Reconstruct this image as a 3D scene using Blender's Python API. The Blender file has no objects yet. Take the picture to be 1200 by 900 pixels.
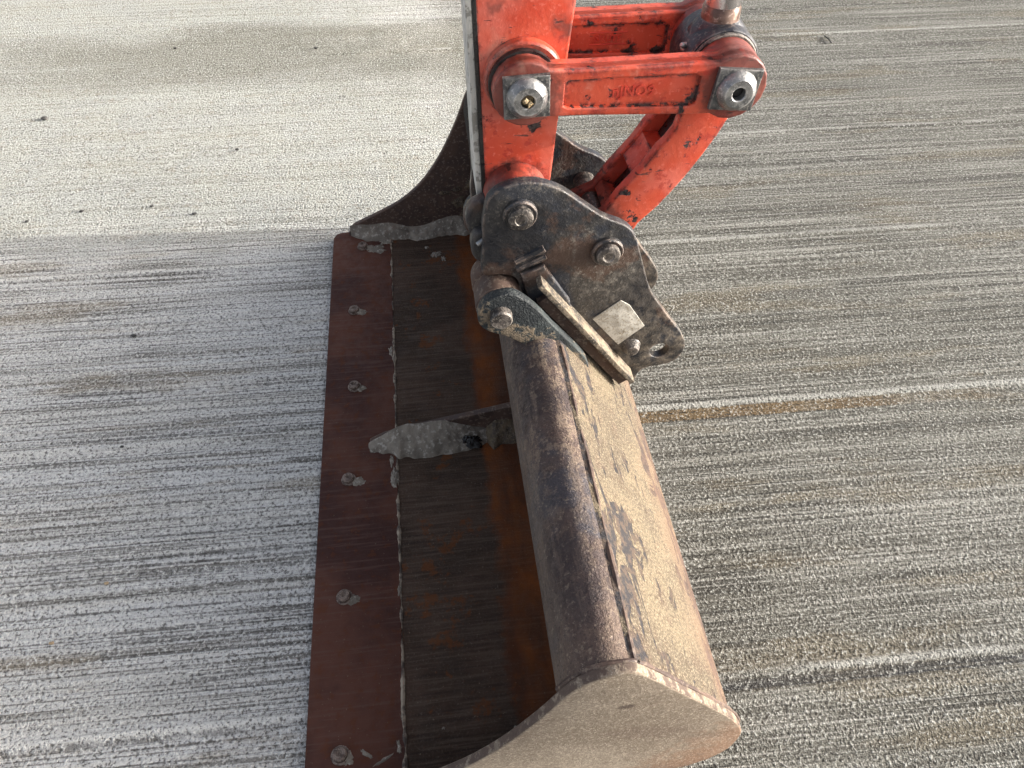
import bpy, bmesh, math, random
import numpy as np
from mathutils import Vector, Matrix, noise as mnoise

# ------------------------------------------------------------------ camera, sky, sun, exposure
scene = bpy.context.scene
C = scene.collection
FPX, HCAM = 873.0, 1.3                      # focal length in px of the 1200 px wide photograph, lens height in m
PITCH = math.atan2(984, FPX)
AZ = math.atan2(164, math.hypot(FPX, 984))
FH = np.array([math.sin(AZ), math.cos(AZ), 0.0])
RIGHT = np.array([math.cos(AZ), -math.sin(AZ), 0.0])
FWD = FH*math.cos(PITCH) + np.array([0, 0, -math.sin(PITCH)])
UP = FH*math.sin(PITCH) + np.array([0, 0, math.cos(PITCH)])
CPOS = np.array([0.0, 0.0, HCAM])
cam = bpy.data.cameras.new('camera')
camo = bpy.data.objects.new('camera', cam); C.objects.link(camo)
m = Matrix.Identity(4)
for i in range(3):
    m[i][0], m[i][1], m[i][2], m[i][3] = RIGHT[i], UP[i], -FWD[i], CPOS[i]
camo.matrix_world = m
cam.sensor_width = 36; cam.lens = FPX/1200*36; cam.clip_start = 0.02; cam.clip_end = 500
scene.camera = camo

SUN_EL, SUN_OFF = math.radians(12.5), math.radians(4.7)
sdir = Vector((math.cos(SUN_EL)*math.cos(SUN_OFF), -math.cos(SUN_EL)*math.sin(SUN_OFF), math.sin(SUN_EL)))
w = bpy.data.worlds.new('World'); scene.world = w; w.use_nodes = True
nt = w.node_tree; bg = nt.nodes['Background']
sky = nt.nodes.new('ShaderNodeTexSky'); sky.sky_type = 'NISHITA'; sky.sun_disc = False
sky.sun_elevation = SUN_EL; sky.sun_rotation = math.radians(90)+SUN_OFF
sky.air_density = 0.5; sky.dust_density = 7.0; sky.ozone_density = 0.2
hs = nt.nodes.new('ShaderNodeHueSaturation'); hs.inputs['Saturation'].default_value = 0.5     # thin high haze: a paler sky
nt.links.new(sky.outputs[0], hs.inputs['Color']); nt.links.new(hs.outputs[0], bg.inputs[0]); bg.inputs[1].default_value = 0.15
sl = bpy.data.lights.new('sun', 'SUN'); sl.energy = 2.0; sl.angle = math.radians(0.53); sl.color = (1.0, 0.965, 0.90)
so = bpy.data.objects.new('sun', sl); C.objects.link(so)
so.rotation_euler = (-sdir).to_track_quat('-Z', 'Y').to_euler()
vs = scene.view_settings
vs.view_transform = 'Standard'; vs.look = 'None'; vs.gamma = 1; vs.use_curve_mapping = False
vs.exposure = 1.80
scene.cycles.max_bounces = 6; scene.cycles.diffuse_bounces = 3; scene.cycles.glossy_bounces = 3

# ------------------------------------------------------------------ helpers
random.seed(4)
def S(u, v, Y):
    """photo pixel -> (X, Z) on the vertical plane at distance Y along the bucket"""
    d = FWD + RIGHT*(u-600)/FPX + UP*(450-v)/FPX
    p = CPOS + d*(Y/d[1]); return (float(p[0]), float(p[2]))
def G(u, v, z=0.0):
    d = FWD + RIGHT*(u-600)/FPX + UP*(450-v)/FPX
    p = CPOS + d*((z-HCAM)/d[2]); return (float(p[0]), float(p[1]))

def finish(me, mat, angle=35):
    for p in me.polygons: p.use_smooth = True
    try: me.set_sharp_from_angle(angle=math.radians(angle))
    except Exception: pass
    me.materials.clear(); me.materials.append(mat)
def obj(name, me, mat, parent=None, angle=35):
    finish(me, mat, angle)
    o = bpy.data.objects.new(name, me); C.objects.link(o)
    if parent is not None:
        o.parent = parent
        o.matrix_parent_inverse = Matrix.Translation(-parent_loc(parent))
    return o
def parent_loc(p):
    v = Vector((0, 0, 0))
    while p is not None:
        v += p.location; p = p.parent
        break
    return v
def thing(name, loc, label, cat, group=None):
    o = bpy.data.objects.new(name, None); C.objects.link(o); o.location = loc
    o.empty_display_size = .05
    o['label'] = label; o['category'] = cat
    if group: o['group'] = group
    return o
def tag(o, label, cat, group=None):
    o['label'] = label; o['category'] = cat
    if group: o['group'] = group
    return o

def circ(cx, cz, r, n=32):
    return [(cx+r*math.cos(2*math.pi*k/n), cz+r*math.sin(2*math.pi*k/n)) for k in range(n)]
def smooth(pts, n=3, closed=True):
    """Catmull-Rom resample"""
    out = []; L = len(pts)
    rng = range(L) if closed else range(L-1)
    for i in rng:
        g = (lambda k: pts[k % L]) if closed else (lambda k: pts[max(0, min(L-1, k))])
        p0, p1, p2, p3 = [np.array(g(i+k)) for k in (-1, 0, 1, 2)]
        for j in range(n):
            t = j/n
            q = .5*((2*p1)+(-p0+p2)*t+(2*p0-5*p1+4*p2-p3)*t*t+(-p0+3*p1-3*p2+p3)*t**3)
            out.append((float(q[0]), float(q[1])))
    if not closed: out.append(tuple(pts[-1]))
    return out
def prism_mesh(outline, a0, a1, axis='Y', bevel=.002, holes=(), seg=2):
    """flat outline (with holes) extruded from a0 to a1 with rounded edges; axis Y: outline is XZ, axis Z: outline is XY"""
    cu = bpy.data.curves.new('tmp', 'CURVE'); cu.dimensions = '2D'; cu.fill_mode = 'BOTH'
    for pl in [outline]+list(holes):
        s = cu.splines.new('POLY'); s.points.add(len(pl)-1); s.use_cyclic_u = True
        for k, (x, z) in enumerate(pl): s.points[k].co = (x, z, 0, 1)
    h = (a1-a0)/2
    bevel = min(bevel, h*.9)
    cu.extrude = h-bevel; cu.bevel_depth = bevel; cu.bevel_resolution = seg; cu.offset = -bevel
    to = bpy.data.objects.new('tmp', cu); C.objects.link(to)
    dg = bpy.context.evaluated_depsgraph_get(); dg.update()
    me = bpy.data.meshes.new_from_object(to.evaluated_get(dg))
    bpy.data.objects.remove(to); bpy.data.curves.remove(cu)
    mid = (a0+a1)/2
    if axis == 'Y': M = Matrix(((1, 0, 0, 0), (0, 0, -1, mid), (0, 1, 0, 0), (0, 0, 0, 1)))
    else: M = Matrix.Translation((0, 0, mid))
    me.transform(M)
    bm = bmesh.new(); bm.from_mesh(me); bmesh.ops.remove_doubles(bm, verts=bm.verts, dist=1e-5)
    bmesh.ops.recalc_face_normals(bm, faces=bm.faces); bm.to_mesh(me); bm.free()
    return me
def lathe_mesh(cx, cz, prof, n=40, p0=None, ax=None):
    """rings (distance along axis, radius); axis Y through (cx, cz) unless p0/ax are given"""
    if ax is None: p0 = Vector((cx, 0, cz)); ax = Vector((0, 1, 0))
    ax = ax.normalized(); e1 = ax.orthogonal().normalized(); e2 = ax.cross(e1)
    bm = bmesh.new(); rings = []
    for a, r in prof:
        rings.append([bm.verts.new(p0+ax*a+(e1*math.cos(2*math.pi*k/n)+e2*math.sin(2*math.pi*k/n))*max(r, 1e-5)) for k in range(n)])
    for A, B in zip(rings, rings[1:]):
        for k in range(n): bm.faces.new((A[k], A[(k+1) % n], B[(k+1) % n], B[k]))
    bm.faces.new(rings[0]); bm.faces.new(rings[-1])
    bmesh.ops.remove_doubles(bm, verts=bm.verts, dist=1e-6)
    bmesh.ops.recalc_face_normals(bm, faces=bm.faces)
    me = bpy.data.meshes.new('lathe'); bm.to_mesh(me); bm.free(); return me
def join(*mes):
    bm = bmesh.new()
    for me in mes: bm.from_mesh(me)
    out = bpy.data.meshes.new('joined'); bm.to_mesh(out); bm.free()
    for me in mes: bpy.data.meshes.remove(me)
    return out
def bead_mesh(pts, r, seed=0, jitter=.5, n=8, sub=6, flat=.6):
    """uneven weld bead along a polyline"""
    P = []
    for a, b in zip(pts, pts[1:]):
        a, b = Vector(a), Vector(b); k = max(1, int((b-a).length/(r*sub*.18)))
        for i in range(k): P.append(a.lerp(b, i/k))
    P.append(Vector(pts[-1]))
    bm = bmesh.new(); rings = []
    for i, p in enumerate(P):
        d = (P[min(i+1, len(P)-1)]-P[max(i-1, 0)]).normalized()
        e1 = d.orthogonal().normalized(); e2 = d.cross(e1)
        q = p*43+Vector((seed*7.1, 0, 0))
        rr = r*(1+jitter*mnoise.noise(q)+.25*jitter*mnoise.noise(q*4))
        off = Vector((mnoise.noise(q*.5+Vector((9, 0, 0))), mnoise.noise(q*.5+Vector((0, 9, 0))), 0))*r*.5*jitter
        rings.append([bm.verts.new(p+off+(e1*math.cos(2*math.pi*k/n)+e2*math.sin(2*math.pi*k/n))*rr) for k in range(n)])
    for A, B in zip(rings, rings[1:]):
        for k in range(n): bm.faces.new((A[k], A[(k+1) % n], B[(k+1) % n], B[k]))
    bm.faces.new(rings[0]); bm.faces.new(rings[-1])
    bmesh.ops.recalc_face_normals(bm, faces=bm.faces)
    me = bpy.data.meshes.new('bead'); bm.to_mesh(me); bm.free(); return me
def mound_mesh(cx, cy, z0, rx, ry, h, rot=0, seed=0, nr=14, na=56, rough=.35, peak=(0, 0)):
    """ragged lump of dried mud lying on a flat plate"""
    bm = bmesh.new(); rings = []
    ca, sa = math.cos(rot), math.sin(rot)
    for j in range(nr+1):
        t = j/nr; ring = []
        for k in range(na):
            a = 2*math.pi*k/na
            q = Vector((math.cos(a)*1.3+seed*3.7, math.sin(a)*1.3, seed))
            edge = 1+rough*mnoise.noise(q)+.5*rough*mnoise.noise(q*3)
            lx = (math.cos(a)*edge*t + peak[0]*(1-t))*rx; ly = (math.sin(a)*edge*t + peak[1]*(1-t))*ry
            zz = h*(1-t*t)**1.1*(1+.5*mnoise.noise(Vector((lx, ly, seed*.01))*90)) + .30*h*mnoise.noise(Vector((lx*260, ly*260, seed)))-.18*h
            ring.append(bm.verts.new((cx+lx*ca-ly*sa, cy+lx*sa+ly*ca, z0+zz-.0015*(t > .99))))
        rings.append(ring)
    for A, B in zip(rings, rings[1:]):
        for k in range(na): bm.faces.new((A[k], A[(k+1) % na], B[(k+1) % na], B[k]))
    bmesh.ops.remove_doubles(bm, verts=bm.verts, dist=1e-6)
    bmesh.ops.recalc_face_normals(bm, faces=bm.faces)
    me = bpy.data.meshes.new('mound'); bm.to_mesh(me); bm.free(); return me
def fillet_mesh(x0, x1, yw, sgn, z0, hf, wf, seed=0, n=120, m=14):
    """mud banked against a vertical plate: height hf(s) at the wall, width wf(s)"""
    bm = bmesh.new(); rows = []
    for i in range(n+1):
        s = i/n; x = x0+(x1-x0)*s; row = []
        hh = hf(s)*(1+.35*mnoise.noise(Vector((x*14, seed, 0)))); ww = wf(s)*(1+.45*mnoise.noise(Vector((x*11, seed+5, 0)))+.25*mnoise.noise(Vector((x*45, seed+8, 0))))
        for j in range(m+1):
            t = j/m
            z = hh*(1-t)**.8
            nn = mnoise.noise(Vector((x*60, t*3, seed)))*.0035+mnoise.noise(Vector((x*160, t*8, seed)))*.0018
            row.append(bm.verts.new((x, yw+sgn*ww*t, z0+max(z+nn*min(1, 4*t*(1-t)+.3), 0)-(.002 if j == m else 0))))
        rows.append(row)
    for A, B in zip(rows, rows[1:]):
        for j in range(m): bm.faces.new((A[j], A[j+1], B[j+1], B[j]))
    bmesh.ops.recalc_face_normals(bm, faces=bm.faces)
    me = bpy.data.meshes.new('fillet'); bm.to_mesh(me); bm.free()
    return me
def text_mesh(body, size, ext, M):
    cu = bpy.data.curves.new('tmp', 'FONT'); cu.body = body; cu.size = size; cu.extrude = ext; cu.align_x = 'CENTER'; cu.align_y = 'CENTER'
    cu.offset = size*.012
    to = bpy.data.objects.new('tmp', cu); C.objects.link(to)
    dg = bpy.context.evaluated_depsgraph_get(); dg.update()
    me = bpy.data.meshes.new_from_object(to.evaluated_get(dg))
    bpy.data.objects.remove(to); bpy.data.curves.remove(cu)
    me.transform(M); return me

# ------------------------------------------------------------------ material helpers
class MT:
    def __init__(self, name):
        self.m = bpy.data.materials.new(name); self.m.use_nodes = True
        self.t = self.m.node_tree; self.b = self.t.nodes['Principled BSDF']
        tc = self.t.nodes.new('ShaderNodeTexCoord'); g = self.t.nodes.new('ShaderNodeNewGeometry')
        self.pos = g.outputs['Position']; self.geo = g
    def n(self, typ): return self.t.nodes.new(typ)
    def put(self, sock, v):
        if isinstance(v, bpy.types.NodeSocket): self.t.links.new(v, sock)
        elif isinstance(v, (tuple, list)) and len(v) == 3 and sock.type == 'RGBA': sock.default_value = (*v, 1)
        else: sock.default_value = v
    def vec(self, scale=(1, 1, 1), loc=(0, 0, 0), rot=(0, 0, 0), src=None):
        k = self.n('ShaderNodeMapping'); self.put(k.inputs[0], src or self.pos)
        k.inputs['Scale'].default_value = scale; k.inputs['Location'].default_value = loc; k.inputs['Rotation'].default_value = rot
        return k.outputs[0]
    def noise(self, scale, detail=4, rough=.55, vec=None, dist=0, typ=None):
        k = self.n('ShaderNodeTexNoise'); self.put(k.inputs['Vector'], vec or self.pos)
        k.inputs['Scale'].default_value = scale; k.inputs['Detail'].default_value = detail
        k.inputs['Roughness'].default_value = rough; k.inputs['Distortion'].default_value = dist
        c = self.n('ShaderNodeMath'); c.operation = 'MULTIPLY_ADD'; self.put(c.inputs[0], k.outputs[0])
        c.inputs[1].default_value = 1.7; c.inputs[2].default_value = -.35      # stretch the narrow noise range
        return c.outputs[0]
    def vor(self, scale, vec=None, feature='F1'):
        k = self.n('ShaderNodeTexVoronoi'); k.feature = feature; self.put(k.inputs['Vector'], vec or self.pos); k.inputs['Scale'].default_value = scale
        return k.outputs[0]
    def rng(self, v, a, b, c=0, d=1, smooth=True):
        k = self.n('ShaderNodeMapRange'); k.interpolation_type = 'SMOOTHSTEP' if smooth else 'LINEAR'
        self.put(k.inputs[0], v); k.inputs[1].default_value = a; k.inputs[2].default_value = b; k.inputs[3].default_value = c; k.inputs[4].default_value = d
        return k.outputs[0]
    def mth(self, op, a, b=0.0, c=0.0, clamp=False):
        k = self.n('ShaderNodeMath'); k.operation = op; k.use_clamp = clamp
        self.put(k.inputs[0], a); self.put(k.inputs[1], b); self.put(k.inputs[2], c); return k.outputs[0]
    def mul(self, *a):
        r = a[0]
        for x in a[1:]: r = self.mth('MULTIPLY', r, x)
        return r
    def add(self, *a):
        r = a[0]
        for x in a[1:]: r = self.mth('ADD', r, x)
        return r
    def mx(self, f, a, b, mode='MIX'):
        k = self.n('ShaderNodeMix'); k.data_type = 'RGBA'; k.blend_type = mode
        self.put(k.inputs[0], f); self.put(k.inputs[6], a); self.put(k.inputs[7], b); return k.outputs[2]
    def xyz(self, src=None):
        k = self.n('ShaderNodeSeparateXYZ'); self.put(k.inputs[0], src or self.pos); return k.outputs
    def edge(self, radius=.004):
        """1 on convex edges: difference between rounded and true normal"""
        bv = self.n('ShaderNodeBevel'); bv.samples = 4; bv.inputs[0].default_value = radius
        d = self.n('ShaderNodeVectorMath'); d.operation = 'DOT_PRODUCT'
        self.put(d.inputs[0], bv.outputs[0]); self.put(d.inputs[1], self.geo.outputs['Normal'])
        return self.rng(d.outputs['Value'], .993, .92)
    def bump(self, h, strength=.5, dist=.002, nrm=None):
        k = self.n('ShaderNodeBump'); k.inputs['Strength'].default_value = strength; k.inputs['Distance'].default_value = dist
        self.put(k.inputs['Height'], h)
        if nrm: self.put(k.inputs['Normal'], nrm)
        return k.outputs[0]
    def out(self, col, rough=.6, metal=0.0, nrm=None, spec=.5):
        self.put(self.b.inputs['Base Color'], col); self.put(self.b.inputs['Roughness'], rough); self.put(self.b.inputs['Metallic'], metal)
        self.b.inputs['Specular IOR Level'].default_value = spec
        if nrm: self.put(self.b.inputs['Normal'], nrm)
        return self.m

# ---- brushed concrete
BROOM = math.radians(-1.7)
LINES = [-.16, .435, 1.04, 1.635, 2.185, 2.90]          # ridges between broom passes, distance across at x = 0
def mat_concrete():
    k = MT('brushed_concrete')
    P = k.vec(rot=(0, 0, -BROOM)); x, y, z = k.xyz(P)
    wob = k.mul(k.add(k.noise(.9, 2, .5), -.5), .006)
    yw = k.add(y, wob)
    cv = k.n('ShaderNodeCombineXYZ'); k.put(cv.inputs[0], x); k.put(cv.inputs[1], yw)
    V = cv.outputs[0]
    st1 = k.noise(1, 3, .6, k.vec((.7, 62, 1), src=V))       # broom streaks, broad
    st2 = k.noise(1, 2, .6, k.vec((1.8, 200, 1), (3, 1, 0), src=V))  # fine streaks
    st3 = k.noise(1, 2, .55, k.vec((.35, 22, 1), (8, 2, 0), src=V))
    big = k.noise(1.1, 3, .55); mid = k.noise(7, 3, .6)
    lnz = k.noise(2.1, 1, .5, k.vec((1, .3, 1)))
    grain = k.noise(170, 2, .75)
    sandy = k.mul(k.rng(k.add(x, k.mul(k.add(mid, -.5), .8), k.mul(y, .35)), 1.45, .55), k.rng(k.add(y, k.mul(k.add(mid, -.5), .25)), 1.62, 1.95))
    col = k.mx(k.rng(big, .3, .7), (.205, .195, .172), (.25, .24, .22))
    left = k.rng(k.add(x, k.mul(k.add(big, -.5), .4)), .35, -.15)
    col = k.mx(left, col, (.55, .55, .545))  # paler base painted on the shaded left to lift its brightness
    col = k.mx(k.mul(k.rng(st3, .45, .75), .5), col, (.46, .445, .41))
    col = k.mx(k.mul(k.rng(st1, .46, .28), .75), col, (.17, .16, .14))
    col = k.mx(k.mul(k.rng(st1, .56, .74), .55), col, (.56, .545, .51))
    col = k.mx(k.mul(k.rng(st2, .47, .26), .78), col, (.15, .14, .125))
    col = k.mx(k.mul(k.rng(st2, .55, .78), .6), col, (.58, .56, .53))
    ln = k.rng(k.mth('ABSOLUTE', k.add(k.noise(1, 2, .45, k.vec((.25, 30, 1), (5, 7, 0), src=V)), -.5)), .05, .012)
    ln = k.mul(ln, k.rng(k.noise(2.6, 3, .5, k.vec(loc=(3, 8, 0))), .35, .6), k.rng(sandy, .7, .2))
    col = k.mx(k.mul(ln, .75), col, (.085, .08, .072))
    # brown patches of soil rubbed into the surface
    br = k.mul(k.rng(k.noise(1, 4, .6, k.vec((1.6, 9, 1), (2.3, .4, 0), src=V)), .57, .74), .45)
    col = k.mx(br, col, (.27, .215, .14))
    # the sandy, paler part beyond the bucket
    sc = k.mx(k.rng(mid, .3, .7), (.49, .485, .42), (.475, .475, .43))
    sc = k.mx(k.mul(k.rng(k.noise(38, 4, .6), .60, .72), .6), sc, (.34, .29, .21))
    col = k.mx(k.mul(sandy, .68), col, sc)
    # darker band across the sandy part
    edge = k.mul(k.add(k.noise(2.2, 4, .55, k.vec((.45, 2.2, 1))), -.5), .28)
    yd = k.add(y, edge, k.mul(x, .10))
    dark_band = k.mul(k.rng(yd, 2.48, 2.82), k.rng(k.add(yd, k.rng(x, -.7, -1.2, 0, .18)), 3.27, 3.05), k.rng(k.add(x, edge), .9, .1), k.rng(k.add(x, edge), -2.2, -1.1, .25, 1))
    col = k.mx(k.mul(dark_band, .8), col, k.mx(mid, (.20, .19, .15), (.26, .245, .20)))
    # ridge lines and the rust-brown seam
    for i, L in enumerate(LINES):
        d = k.add(yw, -L)
        pale = k.mul(k.rng(k.mth('ABSOLUTE', k.add(d, -.007, k.mul(k.add(grain, -.5), .006))), .011, .002), k.rng(k.mth('SINE', k.add(k.mul(lnz, 9.0), i*1.7)), -1.0, .2, .3, 1))
        pale = k.mul(pale, k.rng(sandy, .6, .1))
        col = k.mx(k.mul(pale, .8), col, (.64, .63, .60))
        if L in (1.04, .435):
            dk = k.rng(k.mth('ABSOLUTE', k.add(d, .018, k.mul(k.add(grain, -.5), .008))), .019, .013)
            if L == 1.04:
                dk = k.mul(dk, k.rng(k.add(x, k.mul(k.add(mid, -.5), .6)), 1.35, .7), k.rng(x, .12, .2))
                col = k.mx(k.mul(dk, k.rng(grain, .30, .55, .55, .95)), col, k.mx(mid, (.17, .10, .04), (.30, .19, .08)))
            else:
                dk = k.mul(k.rng(k.mth('ABSOLUTE', k.add(d, .013, k.mul(k.add(grain, -.5), .006))), .012, .006), k.rng(x, .25, .4))
                col = k.mx(k.mul(dk, k.rng(st2, .3, .6, .95, .6)), col, (.06, .06, .068))
    # sand grain
    col = k.mx(k.mul(k.rng(grain, .48, .22), .85), col, (.075, .07, .062))
    col = k.mx(k.mul(k.rng(grain, .55, .82), .78), col, (.76, .755, .72))
    spots = k.rng(k.vor(26, k.vec((1, 1.2, 1))), .055, .02)
    col = k.mx(k.mul(spots, k.rng(k.noise(3.3, 2), .5, .6), .6), col, (.13, .12, .11))
    # evens out light in the colour: shaded left slab paler, sunlit right darker
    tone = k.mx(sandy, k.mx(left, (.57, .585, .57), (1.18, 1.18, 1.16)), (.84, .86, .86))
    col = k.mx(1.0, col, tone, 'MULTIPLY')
    h = k.add(k.mul(st1, .9), k.mul(st2, .55), k.mul(grain, 1.5), k.mul(ln, -.8))
    nrm = k.bump(h, .9, .0045)
    return k.out(col, .92, 0, nrm, .25)

def mat_red():
    k = MT('worn_red_paint')
    n1 = k.noise(9, 5, .6); n2 = k.noise(45, 5, .65); n3 = k.noise(160, 3, .6)
    col = k.mx(k.rng(n1, .3, .7), (.42, .042, .018), (.49, .074, .036))
    col = k.mx(k.mul(k.rng(k.noise(6, 4, .6, k.vec(loc=(4, 1, 2))), .52, .72), .55), col, (.56, .155, .115))     # chalky fade
    col = k.mx(k.mul(k.rng(n2, .60, .70), .55), col, (.26, .013, .009))
    col = k.mx(k.mul(k.rng(n3, .62, .80), .28), col, (.70, .20, .15))
    e = k.edge(.010)
    scr = k.noise(1, 4, .65, k.vec((25, 25, 140), (1, 2, 3), (.3, .5, .2)))
    chip = k.mth('MAXIMUM', k.rng(k.add(n2, k.mul(k.add(n1, -.5), .7)), .73, .83), k.mul(e, k.rng(n2, .44, .56)))
    chip = k.mth('MAXIMUM', chip, k.mul(k.rng(scr, .74, .80), .8))
    steel = k.mx(k.rng(n3, .35, .65), (.012, .010, .011), (.06, .05, .05))
    col = k.mx(chip, col, steel)
    grime = k.mul(k.rng(k.noise(11, 4, .7, k.vec(loc=(2, 4, 9))), .62, .90), .75)
    col = k.mx(grime, col, (.055, .020, .016))
    x, y, z = k.xyz()
    ring = None
    for (u, v, Y) in ((619, 120, .882), (866, 111, .882), (611, 259, .872), (714, 302, .872)):
        cx, cz = S(u, v, Y)
        d = k.mth('SQRT', k.add(k.mth('POWER', k.add(x, -cx), 2.0), k.mth('POWER', k.add(z, -cz), 2.0)))
        g = k.rng(k.add(d, k.mul(k.add(n2, -.5), .035), k.mul(k.add(n1, -.5), .03)), .058, .040)
        ring = g if ring is None else k.mth('MAXIMUM', ring, g)
    col = k.mx(k.mul(ring, .72), col, k.mx(n3, (.020, .012, .012), (.07, .03, .025)))     # grease pressed out round the pins
    dust = k.mul(k.rng(k.noise(14, 4, .65, k.vec(loc=(7, 7, 1))), .66, .95), .4)
    col = k.mx(dust, col, (.34, .25, .19))
    nrm = k.bump(k.add(k.mul(n2, .5), k.mul(n3, .35), k.mul(chip, -.7)), .35, .0018)
    rough = k.rng(n2, .3, .7, .42, .62)
    return k.out(col, rough, k.mul(chip, .35), nrm, .45)

def mat_black():
    k = MT('greasy_black_steel')
    n1 = k.noise(10, 5, .62); n2 = k.noise(55, 5, .68); n3 = k.noise(240, 3, .65)
    col = k.mx(k.rng(n1, .32, .68), (.014, .015, .019), (.046, .043, .041))
    col = k.mx(k.mul(k.rng(k.noise(7, 4, .6, k.vec(loc=(3, 5, 1))), .52, .68), .6), col, (.026, .032, .046))
    col = k.mx(k.mul(k.rng(k.noise(12, 4, .65, k.vec(loc=(1, 9, 4))), .54, .70), .7), col, (.085, .050, .036))
    col = k.mx(k.mul(k.rng(k.add(n2, k.mul(k.add(n1, -.5), .6)), .60, .85), .6), col, (.15, .135, .115))
    col = k.mx(k.mul(k.rng(n3, .60, .85), k.rng(n1, .40, .75), .55), col, (.27, .25, .22))
    x, y, z = k.xyz()
    low = k.mul(k.rng(k.add(z, k.mul(x, -.55), k.mul(k.add(n2, -.5), .25)), .46, .18), k.rng(n2, .25, .90))
    col = k.mx(k.mul(low, .75), col, (.19, .158, .122))
    e = k.edge(.005)
    col = k.mx(k.mul(e, k.rng(n2, .40, .58), .75), col, (.30, .23, .19))
    nrm = k.bump(k.add(k.mul(n1, .5), k.mul(n2, .7), k.mul(n3, .4)), .55, .003)
    return k.out(col, k.rng(n2, .3, .7, .34, .62), .25, nrm, .5)

def mat_simple(name, c1, c2, s=40, rough=(.5, .8), metal=0.0, bumpd=.0015, specks=None, edge=None):
    k = MT(name)
    n1 = k.noise(s, 5, .62); n2 = k.noise(s*5, 3, .6)
    col = k.mx(k.rng(n1, .32, .68), c1, c2)
    if specks: col = k.mx(k.mul(k.rng(n2, .58, .72), .7), col, specks)
    if edge: col = k.mx(k.mul(k.edge(.004), k.rng(n1, .35, .6)), col, edge)
    nrm = k.bump(k.add(n1, k.mul(n2, .5)), .5, bumpd)
    return k.out(col, k.rng(n1, .3, .7, *rough), metal, nrm)

def mat_floor():
    """inside of the bucket: rusted brown plate with a bright orange rust zone towards the back"""
    k = MT('rusted_bucket_floor')
    x, y, z = k.xyz()
    n1 = k.noise(6, 5, .6); n2 = k.noise(40, 5, .65); n3 = k.noise(260, 3, .65)
    scr = k.noise(1, 4, .6, k.vec((9, 190, 9)))
    col = k.mx(k.rng(n1, .3, .7), (.046, .030, .021), (.074, .046, .032))
    col = k.mx(k.mul(k.rng(scr, .52, .70), .55), col, (.105, .075, .055))
    col = k.mx(k.mul(k.rng(scr, .46, .26), .45), col, (.022, .014, .012))
    col = k.mx(k.mul(k.rng(n3, .5, .85), .45), col, (.12, .092, .07))
    wob = k.mul(k.add(n1, -.5), .045)
    o = k.rng(k.add(x, wob, k.mul(k.add(n2, -.5), .02)), .045, .07)
    orange = k.mx(k.rng(k.noise(1, 4, .6, k.vec((9, 2.5, 9))), .35, .65), (.20, .058, .013), (.090, .029, .011))
    col = k.mx(k.mul(o, k.rng(k.noise(14, 4, .65), .25, .75, .45, .95)), col, orange)
    col = k.mx(k.mul(k.rng(k.noise(9, 5, .7, k.vec(loc=(3, 3, 0))), .62, .70), k.rng(n2, .4, .6), .7), col, (.13, .045, .014))
    col = k.mx(k.mul(k.rng(n3, .80, .9), .55), col, (.30, .24, .17))
    nrm = k.bump(k.add(k.mul(scr, .6), k.mul(n2, .4), k.mul(n3, .5)), .6, .003)
    return k.out(col, k.rng(n2, .3, .7, .55, .85), 0, nrm, .15)

def mat_blade():
    k = MT('dark_red_brown_blade')
    n1 = k.noise(6, 5, .6); n2 = k.noise(50, 5, .65); n3 = k.noise(260, 3, .65)
    scr = k.noise(1, 4, .6, k.vec((7, 150, 9), (2, 0, 0)))
    col = k.mx(k.rng(n1, .3, .7), (.052, .023, .019), (.098, .041, .028))
    col = k.mx(k.mul(k.rng(scr, .5, .8), .5), col, (.11, .062, .05))
    col = k.mx(k.mul(k.rng(n2, .60, .72), .5), col, (.105, .037, .017))
    col = k.mx(k.mul(k.rng(n3, .80, .9), .5), col, (.32, .27, .2))
    nrm = k.bump(k.add(k.mul(scr, .4), k.mul(n2, .4), k.mul(n3, .25)), .4, .002)
    return k.out(col, k.rng(n2, .3, .7, .55, .85), 0, nrm, .15)

def mat_back():
    """outer back: dried sand over dark steel, scraped through in streaks"""
    k = MT('sand_caked_back_plate')
    x, y, z = k.xyz()
    n1 = k.noise(7, 5, .6); n2 = k.noise(60, 5, .7); n3 = k.noise(330, 3, .7)
    sand = k.mx(k.rng(n1, .3, .7), (.185, .150, .102), (.125, .102, .074))
    sand = k.mx(k.mul(k.rng(n2, .54, .82), .7), sand, (.105, .075, .052))
    sand = k.mx(k.mul(k.rng(k.noise(16, 4, .65, k.vec(loc=(6, 1, 3))), .58, .85), .6), sand, (.12, .082, .062))
    sand = k.mx(k.mul(k.rng(n3, .57, .70), .6), sand, (.36, .30, .22))
    sand = k.mx(k.mul(k.rng(n3, .46, .22), .8), sand, (.055, .042, .032))
    steel = k.mx(k.rng(n2, .4, .62), (.035, .036, .044), (.10, .075, .062))
    crk = k.noise(1, 5, .68, k.vec((30, 9, 22), (1, 2, 0), (.0, .25, .5)), .8)
    near = k.rng(k.add(x, k.mul(k.add(n1, -.5), .10)), .25, .18)         # scraped most along the crease
    low = k.rng(k.add(z, k.mul(k.add(n1, -.5), .16)), .29, .19)
    bare = k.rng(k.add(crk, k.mul(near, .22), k.mul(low, .14)), .63, .68)
    col = k.mx(k.mul(bare, .9), sand, steel)
    col = k.mx(k.mul(low, .45), col, (.20, .12, .085))
    nrm = k.bump(k.add(k.mul(n2, .7), k.mul(n3, .7), k.mul(bare, -.6)), .9, .004)
    return k.out(col, .9, 0, nrm, .2)

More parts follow.
